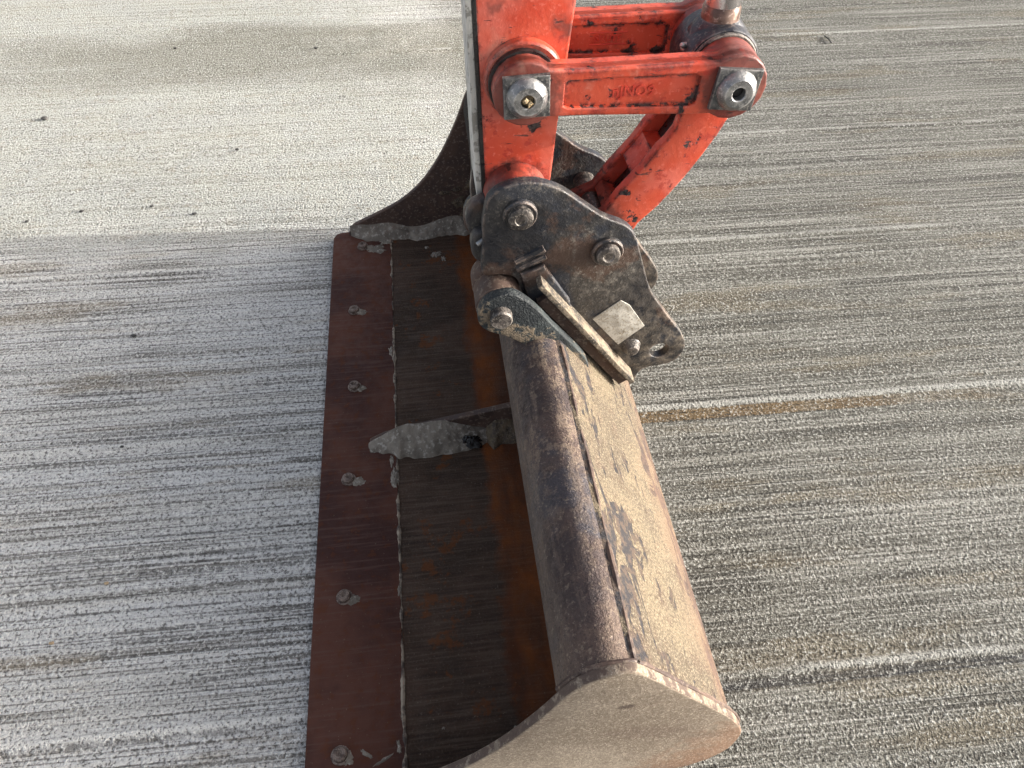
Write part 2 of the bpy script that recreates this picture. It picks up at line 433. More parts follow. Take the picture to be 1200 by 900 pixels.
def mat_roll():
    k = MT('worn_purple_brown_tube')
    x, y, z = k.xyz()
    n1 = k.noise(8, 5, .6); n2 = k.noise(60, 5, .7); n3 = k.noise(300, 3, .7)
    st = k.noise(1, 4, .62, k.vec((60, 7, 60)))
    col = k.mx(k.rng(n1, .3, .7), (.042, .030, .030), (.082, .054, .045))
    col = k.mx(k.mul(k.rng(st, .5, .75), .5), col, (.12, .086, .07))
    col = k.mx(k.mul(k.rng(k.noise(5, 4, .6, k.vec(loc=(5, 2, 8))), .54, .68), .7), col, (.040, .042, .055))
    far = k.mul(k.rng(k.add(y, k.mul(k.add(n1, -.5), .5)), .45, .85), k.rng(y, 1.3, 1.0))
    d = k.mul(k.rng(k.add(n2, k.mul(k.add(st, -.5), .8), k.mul(k.add(n1, -.5), .5)), .50, .66), k.rng(far, 0, 1, .35, 1))
    col = k.mx(k.mul(d, .55), col, (.25, .19, .14))
    side = k.mul(k.rng(k.add(x, k.mul(k.add(n2, -.5), .03)), .118, .098), k.rng(k.add(y, k.mul(k.add(n1, -.5), .2)), 1.12, .95))
    col = k.mx(k.mul(side, .4), col, (.17, .135, .105))
    col = k.mx(k.mul(k.rng(n3, .68, .9), k.rng(n1, .3, .7), .6), col, (.48, .40, .30))
    col = k.mx(k.mul(k.rng(n3, .45, .2), .65), col, (.022, .018, .019))
    col = k.mx(k.mul(k.rng(k.noise(130, 3, .7), .60, .85), .5), col, (.27, .215, .16))
    dark_end = k.rng(k.add(y, k.mul(k.add(n2, -.5), .15)), 1.06, 1.16)  # tube darker and rougher past the coupler
    col = k.mx(k.mul(dark_end, .9), col, k.mx(k.rng(n2, .5, .75), (.018, .014, .012), (.07, .055, .035)))
    nrm = k.bump(k.add(k.mul(n2, .6), k.mul(n3, .7), k.mul(st, .3)), .75, .003)
    return k.out(col, k.add(k.rng(n2, .3, .7, .55, .8), k.mul(dark_end, .35)), k.mul(k.add(1.0, k.mul(dark_end, -1.0)), .15), nrm, .35)

def mat_sideplate():
    k = MT('dusty_side_plate')
    x, y, z = k.xyz()
    n1 = k.noise(6, 5, .6); n2 = k.noise(50, 5, .68); n3 = k.noise(300, 3, .7)
    sm = k.noise(1, 4, .6, k.vec((6, 6, 22), (0, 0, 0), (0, .5, 0)))
    col = k.mx(k.rng(n1, .3, .7), (.19, .153, .115), (.255, .213, .165))
    col = k.mx(k.mul(k.rng(sm, .5, .8), .7), col, (.15, .112, .085))
    col = k.mx(k.mul(k.rng(k.add(x, k.mul(z, -.6), k.mul(k.add(n2, -.5), .15)), .16, .30), .55), col, (.26, .125, .065))
    col = k.mx(k.mul(k.rng(n3, .58, .72), .5), col, (.50, .43, .34))
    col = k.mx(k.mul(k.rng(n3, .42, .28), .5), col, (.13, .095, .07))
    col = k.mx(k.mul(k.rng(n2, .56, .85), .5), col, (.13, .10, .08))
    sp_ = k.n('ShaderNodeVectorMath'); sp_.operation = 'DISTANCE'; k.put(sp_.inputs[0], k.vec((1, 1, 1.6))); sp_.inputs[1].default_value = (S(735, 828, YN)[0], YN, S(735, 828, YN)[1]*1.6)
    col = k.mx(k.mul(k.rng(k.add(sp_.outputs['Value'], k.mul(k.add(n2, -.5), .012)), .016, .006), .8), col, (.07, .05, .04))
    ny = k.mth('ABSOLUTE', k.xyz(k.geo.outputs['Normal'])[1])              # cut edge of the plate: bare purple-brown steel
    rim_ = k.mul(k.rng(ny, .85, .6), k.rng(k.add(n2, k.mul(k.rng(x, .10, .2), .12)), .70, .52))
    col = k.mx(k.mul(rim_, .85), col, k.mx(n2, (.055, .037, .033), (.105, .072, .058)))
    nrm = k.bump(k.add(k.mul(n2, .7), k.mul(n3, .6)), .45, .002)
    return k.out(col, .85, 0, nrm, .25)

YN, YF = .295, 1.735                       # outer face of the near, inner face of the far side plate
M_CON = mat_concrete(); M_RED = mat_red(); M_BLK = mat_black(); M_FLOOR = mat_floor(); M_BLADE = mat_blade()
M_BACK = mat_back(); M_ROLL = mat_roll(); M_SIDE = mat_sideplate()
M_MUD = mat_simple('dried_grey_mud', (.145, .125, .10), (.24, .21, .17), 22, (.85, .95), 0, .004, (.40, .37, .32))
M_MUDD = mat_simple('brown_damp_mud', (.055, .040, .028), (.12, .09, .055), 50, (.7, .9), 0, .004, (.2, .16, .11))
M_RUST = mat_simple('dark_rusted_steel', (.050, .030, .024), (.085, .052, .038), 25, (.6, .85), .1, .002, (.17, .13, .10), (.16, .11, .085))
M_BOLT = mat_simple('rusty_bolt_head', (.07, .045, .035), (.17, .125, .10), 90, (.5, .75), .25, .002, (.3, .25, .2), (.30, .24, .2))
M_EYE = mat_simple('oily_dark_eye', (.020, .022, .030), (.050, .052, .060), 40, (.28, .5), .4, .0015, (.14, .13, .12), (.2, .2, .2))
M_WELD = mat_simple('weld_bead_with_dirt', (.06, .045, .035), (.34, .28, .21), 45, (.7, .9), 0, .003)
M_STEEL = mat_simple('grey_worn_steel', (.16, .165, .17), (.27, .27, .265), 60, (.34, .52), .75, .0012, (.42, .41, .40), (.5, .5, .5))
M_DSTEEL = mat_simple('dark_grey_steel', (.055, .057, .06), (.12, .12, .12), 50, (.38, .6), .5, .0015, (.25, .24, .22), (.25, .24, .23))
M_PIN = mat_simple('pin_end_steel', (.040, .036, .034), (.11, .095, .085), 60, (.42, .65), .3, .002, (.24, .215, .185), (.30, .27, .24))
def mat_ear():
    k = MT('dirty_bluish_ear')
    n1 = k.noise(14, 5, .62); n2 = k.noise(60, 5, .68); n3 = k.noise(240, 3, .65)
    col = k.mx(k.rng(n1, .3, .7), (.013, .017, .020), (.032, .040, .042))
    col = k.mx(k.mul(k.rng(n2, .58, .80), .7), col, (.10, .115, .11))
    x, y, z = k.xyz()
    dirt = k.rng(k.add(k.mul(k.add(n2, -.5), 1.1), k.mul(k.add(n1, -.5), .7), k.rng(k.add(z, k.mul(x, .9)), .66, .58, -.45, .10)), .10, .32)
    col = k.mx(k.mul(dirt, .85), col, k.mx(n3, (.13, .10, .07), (.30, .235, .16)))
    nrm = k.bump(k.add(k.mul(n1, .4), k.mul(n2, .8), k.mul(n3, .5)), .7, .004)
    return k.out(col, k.rng(n2, .3, .7, .45, .75), .05, nrm, .4)
M_TEAL = mat_ear()
M_REDL = mat_simple('red_cast_letters', (.40, .030, .016), (.50, .05, .026), 40, (.45, .6), 0, .0008)
M_GREASE_GAP = mat_simple('black_grease_and_gaps', (.006, .006, .007), (.015, .014, .014), 60, (.25, .5), 0, .002)  # grease, and black painted into gaps and openings
M_DRYG = mat_simple('dry_tan_grease', (.22, .15, .07), (.42, .33, .2), 120, (.5, .8), 0, .003, (.08, .05, .03))
M_GREYP = mat_simple('grey_dusty_plate', (.42, .41, .38), (.54, .53, .49), 14, (.6, .8), .1, .001, (.14, .13, .11))
M_CHROME = mat_simple('chromed_rod', (.40, .38, .38), (.50, .48, .47), 20, (.16, .30), .9, .0003)
M_RODB = mat_simple('brown_stained_rod', (.10, .062, .048), (.22, .15, .12), 30, (.3, .5), .5, .001, (.36, .28, .24))
M_LABEL = mat_simple('worn_bare_plate', (.34, .32, .28), (.50, .48, .43), 60, (.45, .7), .25, .001, (.22, .18, .12))
M_TANDUST = mat_simple('sand_dusted_bar', (.05, .042, .034), (.20, .16, .115), 45, (.8, .95), 0, .003, (.30, .25, .18))
M_HOLE = M_GREASE_GAP

# ------------------------------------------------------------------ ground
def smooth_noise(n, lam, rng):
    """1D band-limited random profile of n samples, lam samples per cycle"""
    k = int(n/lam)+4; a = rng.standard_normal(k)
    t = np.arange(n)/lam; i = t.astype(int); f = t-i; f = f*f*(3-2*f)
    return a[i]*(1-f)+a[i+1]*f
def build_ground():
    rng = np.random.default_rng(7)
    du, dv = .013, .0026
    u = np.arange(-2.15, 3.0, du); v = np.arange(-.12, 3.85, dv)
    def ext(a, far):
        L = [a[0]-.02*1.55**k for k in range(1, 18)]; Rr = [a[-1]+.02*1.55**k for k in range(1, 18)]
        return np.concatenate([np.array(L)[::-1], a, np.array(Rr)])
    U_, V_ = ext(u, 30), ext(v, 30)
    nu, nv = len(U_), len(V_)
    h = np.zeros((nv, nu))
    for lam_mm, amp in ((7, .00042), (13, .00055), (30, .0006), (75, .0006)):
        for c in range(3):
            p = smooth_noise(nv, lam_mm/1000/dv, rng); wgt = smooth_noise(nu, (.6+.5*c)/du, rng)
            h += amp*np.outer(p, wgt)*.75
    for L in LINES:
        d = V_[:, None]-L-.0013*smooth_noise(nu, .5/du, rng)[None, :]
        amp = (.75+.35*smooth_noise(nu, .5/du, rng))[None, :]
        h += amp*(.0032*np.exp(-((d-.007)/.007)**2) - .0034*np.exp(-((d+.011)/.009)**2))
    # smoother where sand fills the broom marks
    UU, VV = np.meshgrid(U_, V_)
    s = np.clip((1.0-UU-.35*VV+.35)/.9, 0, 1)*np.clip((VV-1.65)/.3, 0, 1)
    h *= 1-.75*s
    inside = (np.abs(UU-.4) < 2.7)*(np.abs(VV-1.85) < 2.1)
    h *= inside
    ca, sa = math.cos(BROOM), math.sin(BROOM)
    X = UU*ca-VV*sa; Y = UU*sa+VV*ca
    co = np.stack([X, Y, h-.001], -1).reshape(-1, 3).astype(np.float32)
    idx = np.arange(nu*nv).reshape(nv, nu)
    q = np.stack([idx[:-1, :-1], idx[:-1, 1:], idx[1:, 1:], idx[1:, :-1]], -1).reshape(-1, 4).astype(np.int32)
    me = bpy.data.meshes.new('ground')
    me.vertices.add(len(co)); me.vertices.foreach_set('co', co.ravel())
    me.loops.add(q.size); me.loops.foreach_set('vertex_index', q.ravel())
    me.polygons.add(len(q)); me.polygons.foreach_set('loop_start', np.arange(0, q.size, 4, dtype=np.int32))
    me.polygons.foreach_set('use_smooth', np.ones(len(q), dtype=bool))
    me.update(calc_edges=True)
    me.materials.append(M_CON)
    o = bpy.data.objects.new('ground', me); C.objects.link(o)
    o['kind'] = 'structure'; o['label'] = 'brushed concrete slab with fine broom lines and ridges'
build_ground()

# ------------------------------------------------------------------ grading bucket
YN, YF = .295, 1.735                       # outer face of the near, inner face of the far side plate
bucket = thing('grading_bucket', (0.04, 1.015, 0), 'wide rusty grading bucket lying on concrete with its mouth open', 'bucket')
PLATE = [(-.243, .004), (-.240, .030), (-.225, .050), (-.200, .062), (-.161, .080), (-.09, .117), (-.03, .168), (.02, .235), (.058, .305),
         (.083, .360), (.100, .404), (.118, .432), (.142, .448), (.170, .453), (.192, .438), (.255, .352), (.33, .247), (.360, .193), (.374, .145), (.370, .078), (.347, .032), (.312, .004)]
pl = smooth(PLATE[2:-1], 3, closed=False)
pl = [PLATE[0], PLATE[1]]+pl+[PLATE[-1]]
sp = obj('side_plate', prism_mesh(pl, YN, YN+.014, bevel=.003), M_SIDE, bucket)
sp['label'] = 'dust covered side plate with curved top edge'
sp2 = obj('side_plate', prism_mesh(pl, YF, YF+.014, bevel=.003), M_RUST, bucket)
# weld rim along the near plate
rim = [(x, YN+.016, z-.004) for x, z in pl if x > .09 and z > .15]
obj('weld_seam', bead_mesh(rim, .0036, 3), M_RUST, bucket)
# shell: floor and back
outer = [(-.128, .003), (.306, .003), (.340, .030), (.362, .076), (.366, .143), (.352, .192), (.324, .245), (.249, .350), (.184, .440)]
inner = [(.170, .432), (.238, .340), (.312, .236), (.340, .188), (.352, .143), (.349, .082), (.330, .044), (.300, .020), (-.128, .015)]
outer = outer[:1]+smooth(outer[1:6], 5, False)+outer[6:]; inner = inner[:2]+smooth(inner[2:8], 5, False)+inner[8:]
o = obj('floor_plate', prism_mesh([(-.128, .003), (.306, .003), (.300, .016), (-.128, .016)], YN+.014, YF, bevel=.001), M_FLOOR, bucket)
o['label'] = 'brown floor plate with orange rust towards the back'
iv = [p for p in inner if p[0] > .29 or p[1] > .2]
obj('inner_lining', prism_mesh(iv+[(p[0]+.004, p[1]-.002) for p in iv[::-1]], YN+.0142, YF-.0002, bevel=.0004), M_FLOOR, bucket)
ov = [p for p in outer if p[0] > .3 or p[1] > .2]
o = obj('back_plate', prism_mesh(ov+[(p[0]-.009, p[1]+.0005) for p in ov[::-1]], YN+.014, YF-.0004, bevel=.001), M_BACK, bucket)
o['label'] = 'sand caked sloping back plate'
rp = smooth([(.100, .335), (.0945, .368), (.100, .402), (.116, .430), (.141, .4455), (.163, .447), (.180, .438)], 4, False)
o = obj('top_tube', prism_mesh(rp+[(.170, .405), (.155, .36), (.13, .325), (.112, .322)], YN+.014, YF-.0002, bevel=.001), M_ROLL, bucket, 50)
o['label'] = 'worn purple brown rolled tube along the top edge'
obj('weld_seam', bead_mesh([(.1835, YN+.02, .4375), (.1835, .83, .4375)], .0034, 5, .9), M_RUST, bucket)
# cutting blade
bl = [(-.285, .325), (-.126, .325), (-.126, 1.752), (-.262, 1.752), (-.276, 1.747), (-.285, 1.73)]
o = obj('cutting_blade', prism_mesh(bl, .001, .0185, 'Z', bevel=.003), M_BLADE, bucket)
o['label'] = 'flat dark red brown cutting blade'
obj('weld_seam', bead_mesh([(-.127, .33, .0152), (-.127, 1.73, .0152)], .0038, 9, 1.1), M_WELD, bucket)
# bolts along the blade with dried mud behind them
for i, (u, v) in enumerate([(425, 287), (415, 362), (415, 451), (408, 560), (403, 698), (398, 884)]):
    bx, by = G(u, v, .026)
    z0 = .0185
    o = obj('bolt', lathe_mesh(0, 0, [(0, .0150), (.003, .0150), (.0034, .0122), (.010, .0118), (.0122, .0096), (.0125, .0055), (.0100, .0048)], 28, Vector((bx, by, z0-.0005)), Vector((0, 0, 1))), M_BOLT, bucket)
    rx = (.020, .018, .014, .019, .017, .012)[i]
    obj('mud_patch', mound_mesh(bx+rx*.95, by-.006, z0-.0005, rx, .012, .0055, -.15, i, peak=(-.35, .1)), M_MUD, bucket)
# lumps of mud
def mud(u, v, z0, rx, ry, h, rot, seed, m=None):
    x, y = G(u, v, z0)
    obj('mud_patch', mound_mesh(x, y, z0-.0006, rx, ry, h, rot, seed, rough=.55), m or M_MUD, bucket)
mud(440, 292, .0185, .030, .020, .005, -.2, 21); mud(452, 283, .0185, .02, .016, .006, .5, 22)
mud(511, 298, .016, .018, .014, .005, .3, 23); mud(500, 290, .016, .008, .008, .004, 0, 24); mud(520, 303, .016, .007, .013, .004, .2, 25)
mud(462, 560, .018, .009, .030, .005, .05, 26); mud(458, 412, .018, .007, .02, .004, 0, 27); mud(459, 540, .018, .006, .02, .004, 0, 28)
mud(468, 692, .018, .0045, .016, .003, 0, 29); mud(430, 884, .0185, .018, .004, .0025, -.7, 30); mud(450, 890, .0185, .022, .0035, .002, .5, 31)
mud(468, 876, .018, .005, .016, .003, .1, 32); mud(604, 852, .0165, .003, .003, .002, 0, 33); mud(520, 853, .0165, .0025, .0025, .002, 0, 34)
# centre rib with mud banked against it, and mud along the far side plate
rib = [(-.185, .012), (-.182, .022), (-.150, .040), (-.06, .062), (.08, .090), (.20, .115), (.30, .17), (.35, .17), (.30, .012)]
obj('rib', prism_mesh(rib, .995, 1.009, bevel=.002), M_RUST, bucket)
hr = lambda s: .004+.052*min(1, s*3)**.7*(1 if s < .62 else max(.25, 1-(s-.62)*2.2))
wr = lambda s: .052*math.sin(math.pi*min(1, max(.02, .10+s*.86)))**.55
obj('mud_bank', fillet_mesh(-.186, .085, .996, -1, .0160, hr, wr, 2), M_MUD, bucket)
obj('mud_bank', fillet_mesh(.055, .24, .996, -1, .0155, lambda s: .05*(1-s*.5)*min(1, s*5+.1), lambda s: .045*(1-s*.4)*min(1, s*6+.2), 6), M_MUDD, bucket)
obj('paint_drop', mound_mesh(-.06, .972, .030, .009, .009, .006, 0, 40, rough=.2), mat_simple('white_paint_drop', (.75, .75, .74), (.8, .8, .79)), bucket)
obj('grease_lump', mound_mesh(.03, .972, .026, .028, .016, .016, 0, 44, rough=.6), M_GREASE_GAP, bucket)
obj('mud_bank', fillet_mesh(-.236, .10, YF+.001, -1, .0160, lambda s: .030+.012*math.sin(s*9), lambda s: .036*min(1, s*7+.15), 3), M_MUD, bucket)
# caked soil on the inner face of the far plate
for (u, v, rx, rz, sd) in [(540, 238, .03, .02, 1), (520, 226, .022, .008, 2), (548, 250, .02, .02, 3), (536, 222, .014, .01, 4), (555, 215, .03, .02, 5)]:
    x, z = S(u, v, YF)
    me = mound_mesh(0, 0, 0, rx, rz, .006, 0, 50+sd, rough=.7)
    me.transform(Matrix.Translation((x, YF+.0006, z)) @ Matrix.Rotation(math.radians(90), 4, 'X'))
    obj('mud_patch', me, M_MUDD, bucket)
# ears that carry the bucket pins
ear_px = [(560, 374), (563, 362), (573, 352), (590, 346), (606, 347), (628, 362), (650, 384), (670, 403), (686, 420), (690, 434), (680, 442), (655, 436), (630, 412), (606, 400), (592, 394), (577, 390), (565, 384)]
YE = .842
ear = [S(u, v, YE) for u, v in ear_px]
PIN3 = S(588, 377, .828)
for y0 in (YE, 1.110):
    obj('ear', prism_mesh(smooth(ear, 3), y0, y0+.018, bevel=.002), M_TEAL, bucket)
for y0, y1, r in ((YE+.018, .905, .037), (1.085, 1.110, .037)):
    obj('ear_boss', lathe_mesh(*PIN3, [(y0, r-.003), (y0+.003, r), (y1, r)]), M_RUST, bucket)
obj('bucket_pin', lathe_mesh(*PIN3, [(.828, .0155), (.8305, .0175), (.842, .018), (1.140, .018), (1.142, .016)]), M_PIN, bucket)

# ------------------------------------------------------------------ quick coupler
YC = .890
cp_px = [(568, 247), (572, 234), (584, 223), (600, 217), (622, 214), (642, 217), (662, 225), (686, 241), (708, 255), (732, 264), (744, 275), (750, 294), (757, 322), (764, 343), (781, 368), (798, 390), (803, 404), (797, 417), (783, 426),
         (752, 433), (742, 447), (728, 440), (700, 410), (676, 386), (655, 371), (637, 368), (622, 358), (612, 343), (604, 326), (585, 322), (567, 323), (564, 308), (566, 285), (565, 265)]
cp = [S(u, v, YC) for u, v in cp_px]
PIN1, PIN2, EYE = S(611, 259, .872), S(714, 302, .872), S(772, 411, YC)
coup = thing('quick_coupler', (PIN1[0], .985, .27), 'greasy black steel quick coupler with pins joining red arm to bucket', 'coupler')
for y0 in (YC, 1.080):
    o = obj('side_plate', prism_mesh(smooth(cp, 3), y0, y0+.018, bevel=.0028, holes=[circ(*EYE, .0165)]), M_BLK, coup)
    if y0 == YC: sidep = o
for pc, rr in ((PIN1, .0185), (PIN2, .0185)):
    obj('pin', lathe_mesh(*pc, [(.874, rr*.42), (.8722, rr*.5), (.872, rr*.80), (.874, rr*.97), (.877, rr), (1.12, rr), (1.122, rr*.9)]), M_PIN, coup)
    o = obj('pin_collar', lathe_mesh(*pc, [(YC-.008, rr*1.02), (YC-.0085, rr*1.25), (YC-.006, rr*1.36), (YC+.004, rr*1.38)]), M_BLK, coup)
# flange bar along the lower edge, its top dusted with sand
a, b = S(633, 335, .858), S(741, 448, .858)
dx, dz = b[0]-a[0], b[1]-a[1]; L = math.hypot(dx, dz); nx, nz = -dz/L, dx/L
t1, t2 = .0045, -.0045
bar = [(a[0]+nx*t2, a[1]+nz*t2), (b[0]+nx*t2, b[1]+nz*t2), (b[0]+nx*t1, b[1]+nz*t1), (a[0]+nx*t1, a[1]+nz*t1)]
if nz < 0: pass
obj('flange_bar', prism_mesh(bar, .856, YC+.001, bevel=.0015), M_TANDUST, coup)
# lower lip under the bar
def off(p, t): return (p[0]+nx*t, p[1]+nz*t)
a2 = (a[0]+dx*.12, a[1]+dz*.12)
obj('lower_bar', prism_mesh([off(a2, -.028), off(b, -.026), off(b, -.0045), off(a2, -.0045)], .868, YC-.0006, bevel=.002), M_RUST, coup)
lab = [S(u, v, YC) for u, v in [(694, 373), (727, 351), (738, 357), (755, 381), (724, 403)]]
o = obj('label_plate', prism_mesh(lab, YC-.0022, YC-.0002, bevel=.0006), M_LABEL, coup); o['label'] = 'pale worn bare metal patch'
nut = S(741, 411, YC-.012)
obj('nut', lathe_mesh(*nut, [(YC-.015, .006), (YC-.0145, .010), (YC-.010, .0135), (YC-.005, .015), (YC+.001, .018)], 16), M_PIN, coup)
# raised block and ribs on the plate, jaw blocks showing between the plates
blk = [S(u, v, YC-.010) for u, v in [(610, 322), (638, 312), (668, 352), (672, 378), (652, 371), (634, 367), (620, 355)]]
obj('hook_block', prism_mesh(blk, YC-.010, YC+.001, bevel=.004), M_BLK, coup)
for (u0, v0, u1, v1) in ((604, 308, 638, 292), (606, 317, 640, 301)):
    p0, p1 = S(u0, v0, YC-.003), S(u1, v1, YC-.003)
    obj('rib', bead_mesh([(p0[0], YC+.001, p0[1]), (p1[0], YC+.001, p1[1])], .006, 2, .3), M_BLK, coup)
jaw1 = [S(u, v, .925) for u, v in [(546, 262), (549, 246), (558, 237), (580, 236), (590, 280), (556, 279)]]
obj('jaw', prism_mesh(smooth(jaw1, 3), .925, .947, bevel=.006), M_BLK, coup)
jaw2 = [S(u, v, .900) for u, v in [(553, 300), (554, 284), (562, 276), (590, 275), (592, 318), (562, 312)]]
obj('jaw', prism_mesh(smooth(jaw2, 3), .9082, .935, bevel=.006), M_BLK, coup)
p0, p1 = S(560, 288, .902), S(573, 278, .902)
obj('bolt', lathe_mesh(0, 0, [(0, .004), (.026, .004)], 12, Vector((p0[0], .906, p0[1])), Vector((p1[0]-p0[0], 0, p1[1]-p0[1]))), M_STEEL, coup)
hook = circ(PIN3[0], PIN3[1]+.004, .0385)
obj('hook', prism_mesh(hook, .9052, .945, bevel=.006), M_RUST, coup)
core = [(PIN1[0]-.01, PIN1[1]-.13), (PIN1[0]+.10, PIN1[1]-.11), (PIN2[0]+.02, PIN2[1]-.12), (PIN2[0]-.02, PIN2[1]-.16), (PIN1[0]+.02, PIN1[1]-.17)]
obj('body_block', prism_mesh(core, .908, 1.08, bevel=.004), M_BLK, coup)

# ------------------------------------------------------------------ excavator arm with linkage
ARMY0, ARMY1 = .948, 1.046
arm = thing('excavator_arm', (S(610, 240, ARMY0)[0], .997, .62), 'scratched red excavator arm with link bars and chrome piston rod', 'excavator arm')
l0, l1 = S(556, 0, ARMY0), S(568, 226, ARMY0); r0, r1, r2 = S(676, 0, ARMY0), S(654, 144, ARMY0), S(645, 214, ARMY0)
def extend(p, q, z):
    t = (z-q[1])/(p[1]-q[1]); return (q[0]+(p[0]-q[0])*t, z)
PINB = S(611, 259, ARMY0)
PINB = PIN1
ao = [l1, extend(l0, l1, 1.9), extend(r0, r1, 1.9), r1, r2]
bx0, bz0 = PIN1
for t in range(0, 9):                                          # rounded lower end round the pin
    a_ = math.radians(-5-175*t/8); ao.append((bx0+.046*math.cos(a_), bz0+.046*math.sin(a_)))
obj('arm_body', prism_mesh(ao, ARMY0, ARMY1, bevel=.004), M_RED, arm)
# narrow plate on the shaded edge of the arm
e0, e1 = (l1[0], l1[1]-.01), extend(l0, l1, 1.9)
obj('edge_plate', prism_mesh([(e0[0]-.0115, e0[1]), (e1[0]-.0115, e1[1]), (e1[0]-.0035, e1[1]), (e0[0]-.0035, e0[1])], ARMY0+.004, ARMY1, bevel=.001), M_GREYP, arm)
obj('gap_strip', prism_mesh([(e0[0]-.0036, e0[1]), (e1[0]-.0036, e1[1]), (e1[0]+.002, e1[1]), (e0[0]+.002, e0[1])], ARMY0-.001, ARMY1-.004, bevel=.0008), M_GREASE_GAP, arm)  # black strip painting the shade of the gap beside the edge plate
YL = .900
PA, PB = S(619, 120, .882), S(866, 111, .882)
# bosses on the arm
obj('boss', lathe_mesh(PA[0]+.002, PA[1], [(.934, .050), (.937, .053), (ARMY0+.002, .054)], 48), M_RED, arm)
obj('boss', lathe_mesh(PA[0], PA[1], [(.925, .046), (.9345, .046)], 48), M_GREASE_GAP, arm)  # black ring painting the dark of the gap between link and arm
obj('boss', lathe_mesh(*PIN1, [(.915, .042), (.925, .046), (ARMY0+.002, .048)], 48), M_RED, arm)
def link(y0, name):
    y1 = y0+.034
    d = Vector((PB[0]-PA[0], PB[1]-PA[1])); Ln = d.length; d /= Ln; n = Vector((-d.y, d.x))
    def P(s, t): return (PA[0]+d.x*s+n.x*t, PA[1]+d.y*s+n.y*t)
    R0, R1 = .043, .044; h0, h1 = .031, .035
    out = []
    a0 = math.asin(h0/R0)+.0; a1 = math.asin(h1/R1)
    for k in range(15):
        a = a0+(2*math.pi-2*a0)*k/14; out.append(P(R0*math.cos(a), R0*math.sin(a)))
    out += [P(.08, -h0), P(Ln-.06, -h1)]
    for k in range(13):
        a = -math.pi+a1+(2*math.pi-2*a1)*k/12; out.append(P(Ln+R1*math.cos(a), R1*math.sin(a)))
    out += [P(Ln-.06, h1), P(.08, h0)]
    r0_, r1_ = .017, .020
    rec = [P(.050, -r0_), P(.056, -r0_-.003), P(Ln-.056, -r1_-.003), P(Ln-.049, -r1_), P(Ln-.049, r1_-.004), P(Ln-.056, r1_), P(.056, r0_), P(.050, r0_-.003)]
    frame = prism_mesh(out, y0, y1-.012, bevel=.003, holes=[rec])
    web = prism_mesh(out, y0+.0055, y1, bevel=.002)
    o = obj(name, join(frame, web), M_RED, arm)
    return o, P, Ln
lk1, P1, LN = link(YL, 'side_link'); lk1['label'] = 'red link bar with square pin plates'
lk2, P2, LN = link(1.058, 'side_link')
ang = math.atan2(PB[1]-PA[1], PB[0]-PA[0])
def text_on(link_o, body, s, size, yface, ext=.0014):
    x, z = P1(s, -.002)
    Mx = Matrix.Translation((x, yface, z)) @ Matrix.Rotation(-ang, 4, 'Y') @ Matrix.Rotation(math.radians(90), 4, 'X')
    o = obj('lettering', text_mesh(body, size, ext, Mx), M_RED, None)
    o.parent = link_o; o.matrix_parent_inverse = Matrix.Translation(-Vector(arm.location)) if False else Matrix.Identity(4)
    return o
def sub(o, par):
    """child of a part whose own frame is the world frame"""
    o.parent = par; o.matrix_parent_inverse = (Matrix.Translation(par.parent.location) @ par.matrix_parent_inverse).inverted() if par.parent else Matrix.Identity(4)
for lk, body, s, size, yf in ((lk1, 'nJNO9', .142, .0200, YL+.0055), (lk2, 'SKUTE', .142, .0135, 1.058+.0055)):
    x, z = P1(s, -.002)
    Mx = Matrix.Translation((x, yf, z)) @ Matrix.Rotation(-ang, 4, 'Y') @ Matrix.Rotation(math.radians(90), 4, 'X')
    o = obj('lettering', text_mesh(body, size, .0015, Mx), M_REDL); sub(o, lk)
fr = []
for sgn in (-1, 1):
    fr.append(bead_mesh([(P1(.115, sgn*.0085-.002)[0], 1.0635, P1(.115, sgn*.0085-.002)[1]), (P1(.170, sgn*.0085-.002)[0], 1.0635, P1(.170, sgn*.0085-.002)[1])], .0012, 1, .1))
o = obj('lettering_frame', join(*fr), M_REDL); sub(o, lk2)
# pin ends: square plate, round washer with a hole
def pin_end(pc, side, rot, holec):
    q = []
    hs = .030
    for k, (sx, sz) in enumerate(((-1, -1), (1, -1), (1, 1), (-1, 1))):
        x, z = sx*hs, sz*hs*.93; c, s_ = math.cos(rot), math.sin(rot); q.append((pc[0]+x*c-z*s_, pc[1]+x*s_+z*c))
    y = YL if side < 0 else 1.092
    sq = obj('square_plate', prism_mesh(q, y-.007, y+.001, bevel=.0015) if side < 0 else prism_mesh(q, y-.001, y+.007, bevel=.0015), M_DSTEEL, arm)
    if side < 0:
        wsh = obj('washer', lathe_mesh(*pc, [(y-.006, .027), (y-.010, .0265), (y-.017, .0205), (y-.0185, .0185), (y-.0185, .0098), (y-.0175, .0088), (y-.008, .0085), (y-.008, .0001)], 48), M_STEEL)
        sub(wsh, sq)
        cap = obj('grease_plug', lathe_mesh(*pc, [(y-.0105, .0004), (y-.0105, .0055), (y-.0085, .0084), (y-.0075, .0084)], 20), holec); sub(cap, sq)
        if holec is M_DRYG:
            lump = bead_mesh([(pc[0]-.005, y-.017, pc[1]+.004), (pc[0], y-.018, pc[1]-.004), (pc[0]+.004, y-.017, pc[1])], .0035, 4, .9); o = obj('dried_grease', lump, M_DRYG); sub(o, sq)
pin_end(PA, -1, .03, M_DRYG); pin_end(PB, -1, -.10, M_GREASE_GAP); pin_end(PA, 1, 0, None); pin_end(PB, 1, 0, None)
obj('link_pin', lathe_mesh(*PA, [(.905, .02), (1.088, .02)]), M_DSTEEL, arm)
obj('link_pin', lathe_mesh(*PB, [(.905, .02), (1.088, .02)]), M_DSTEEL, arm)
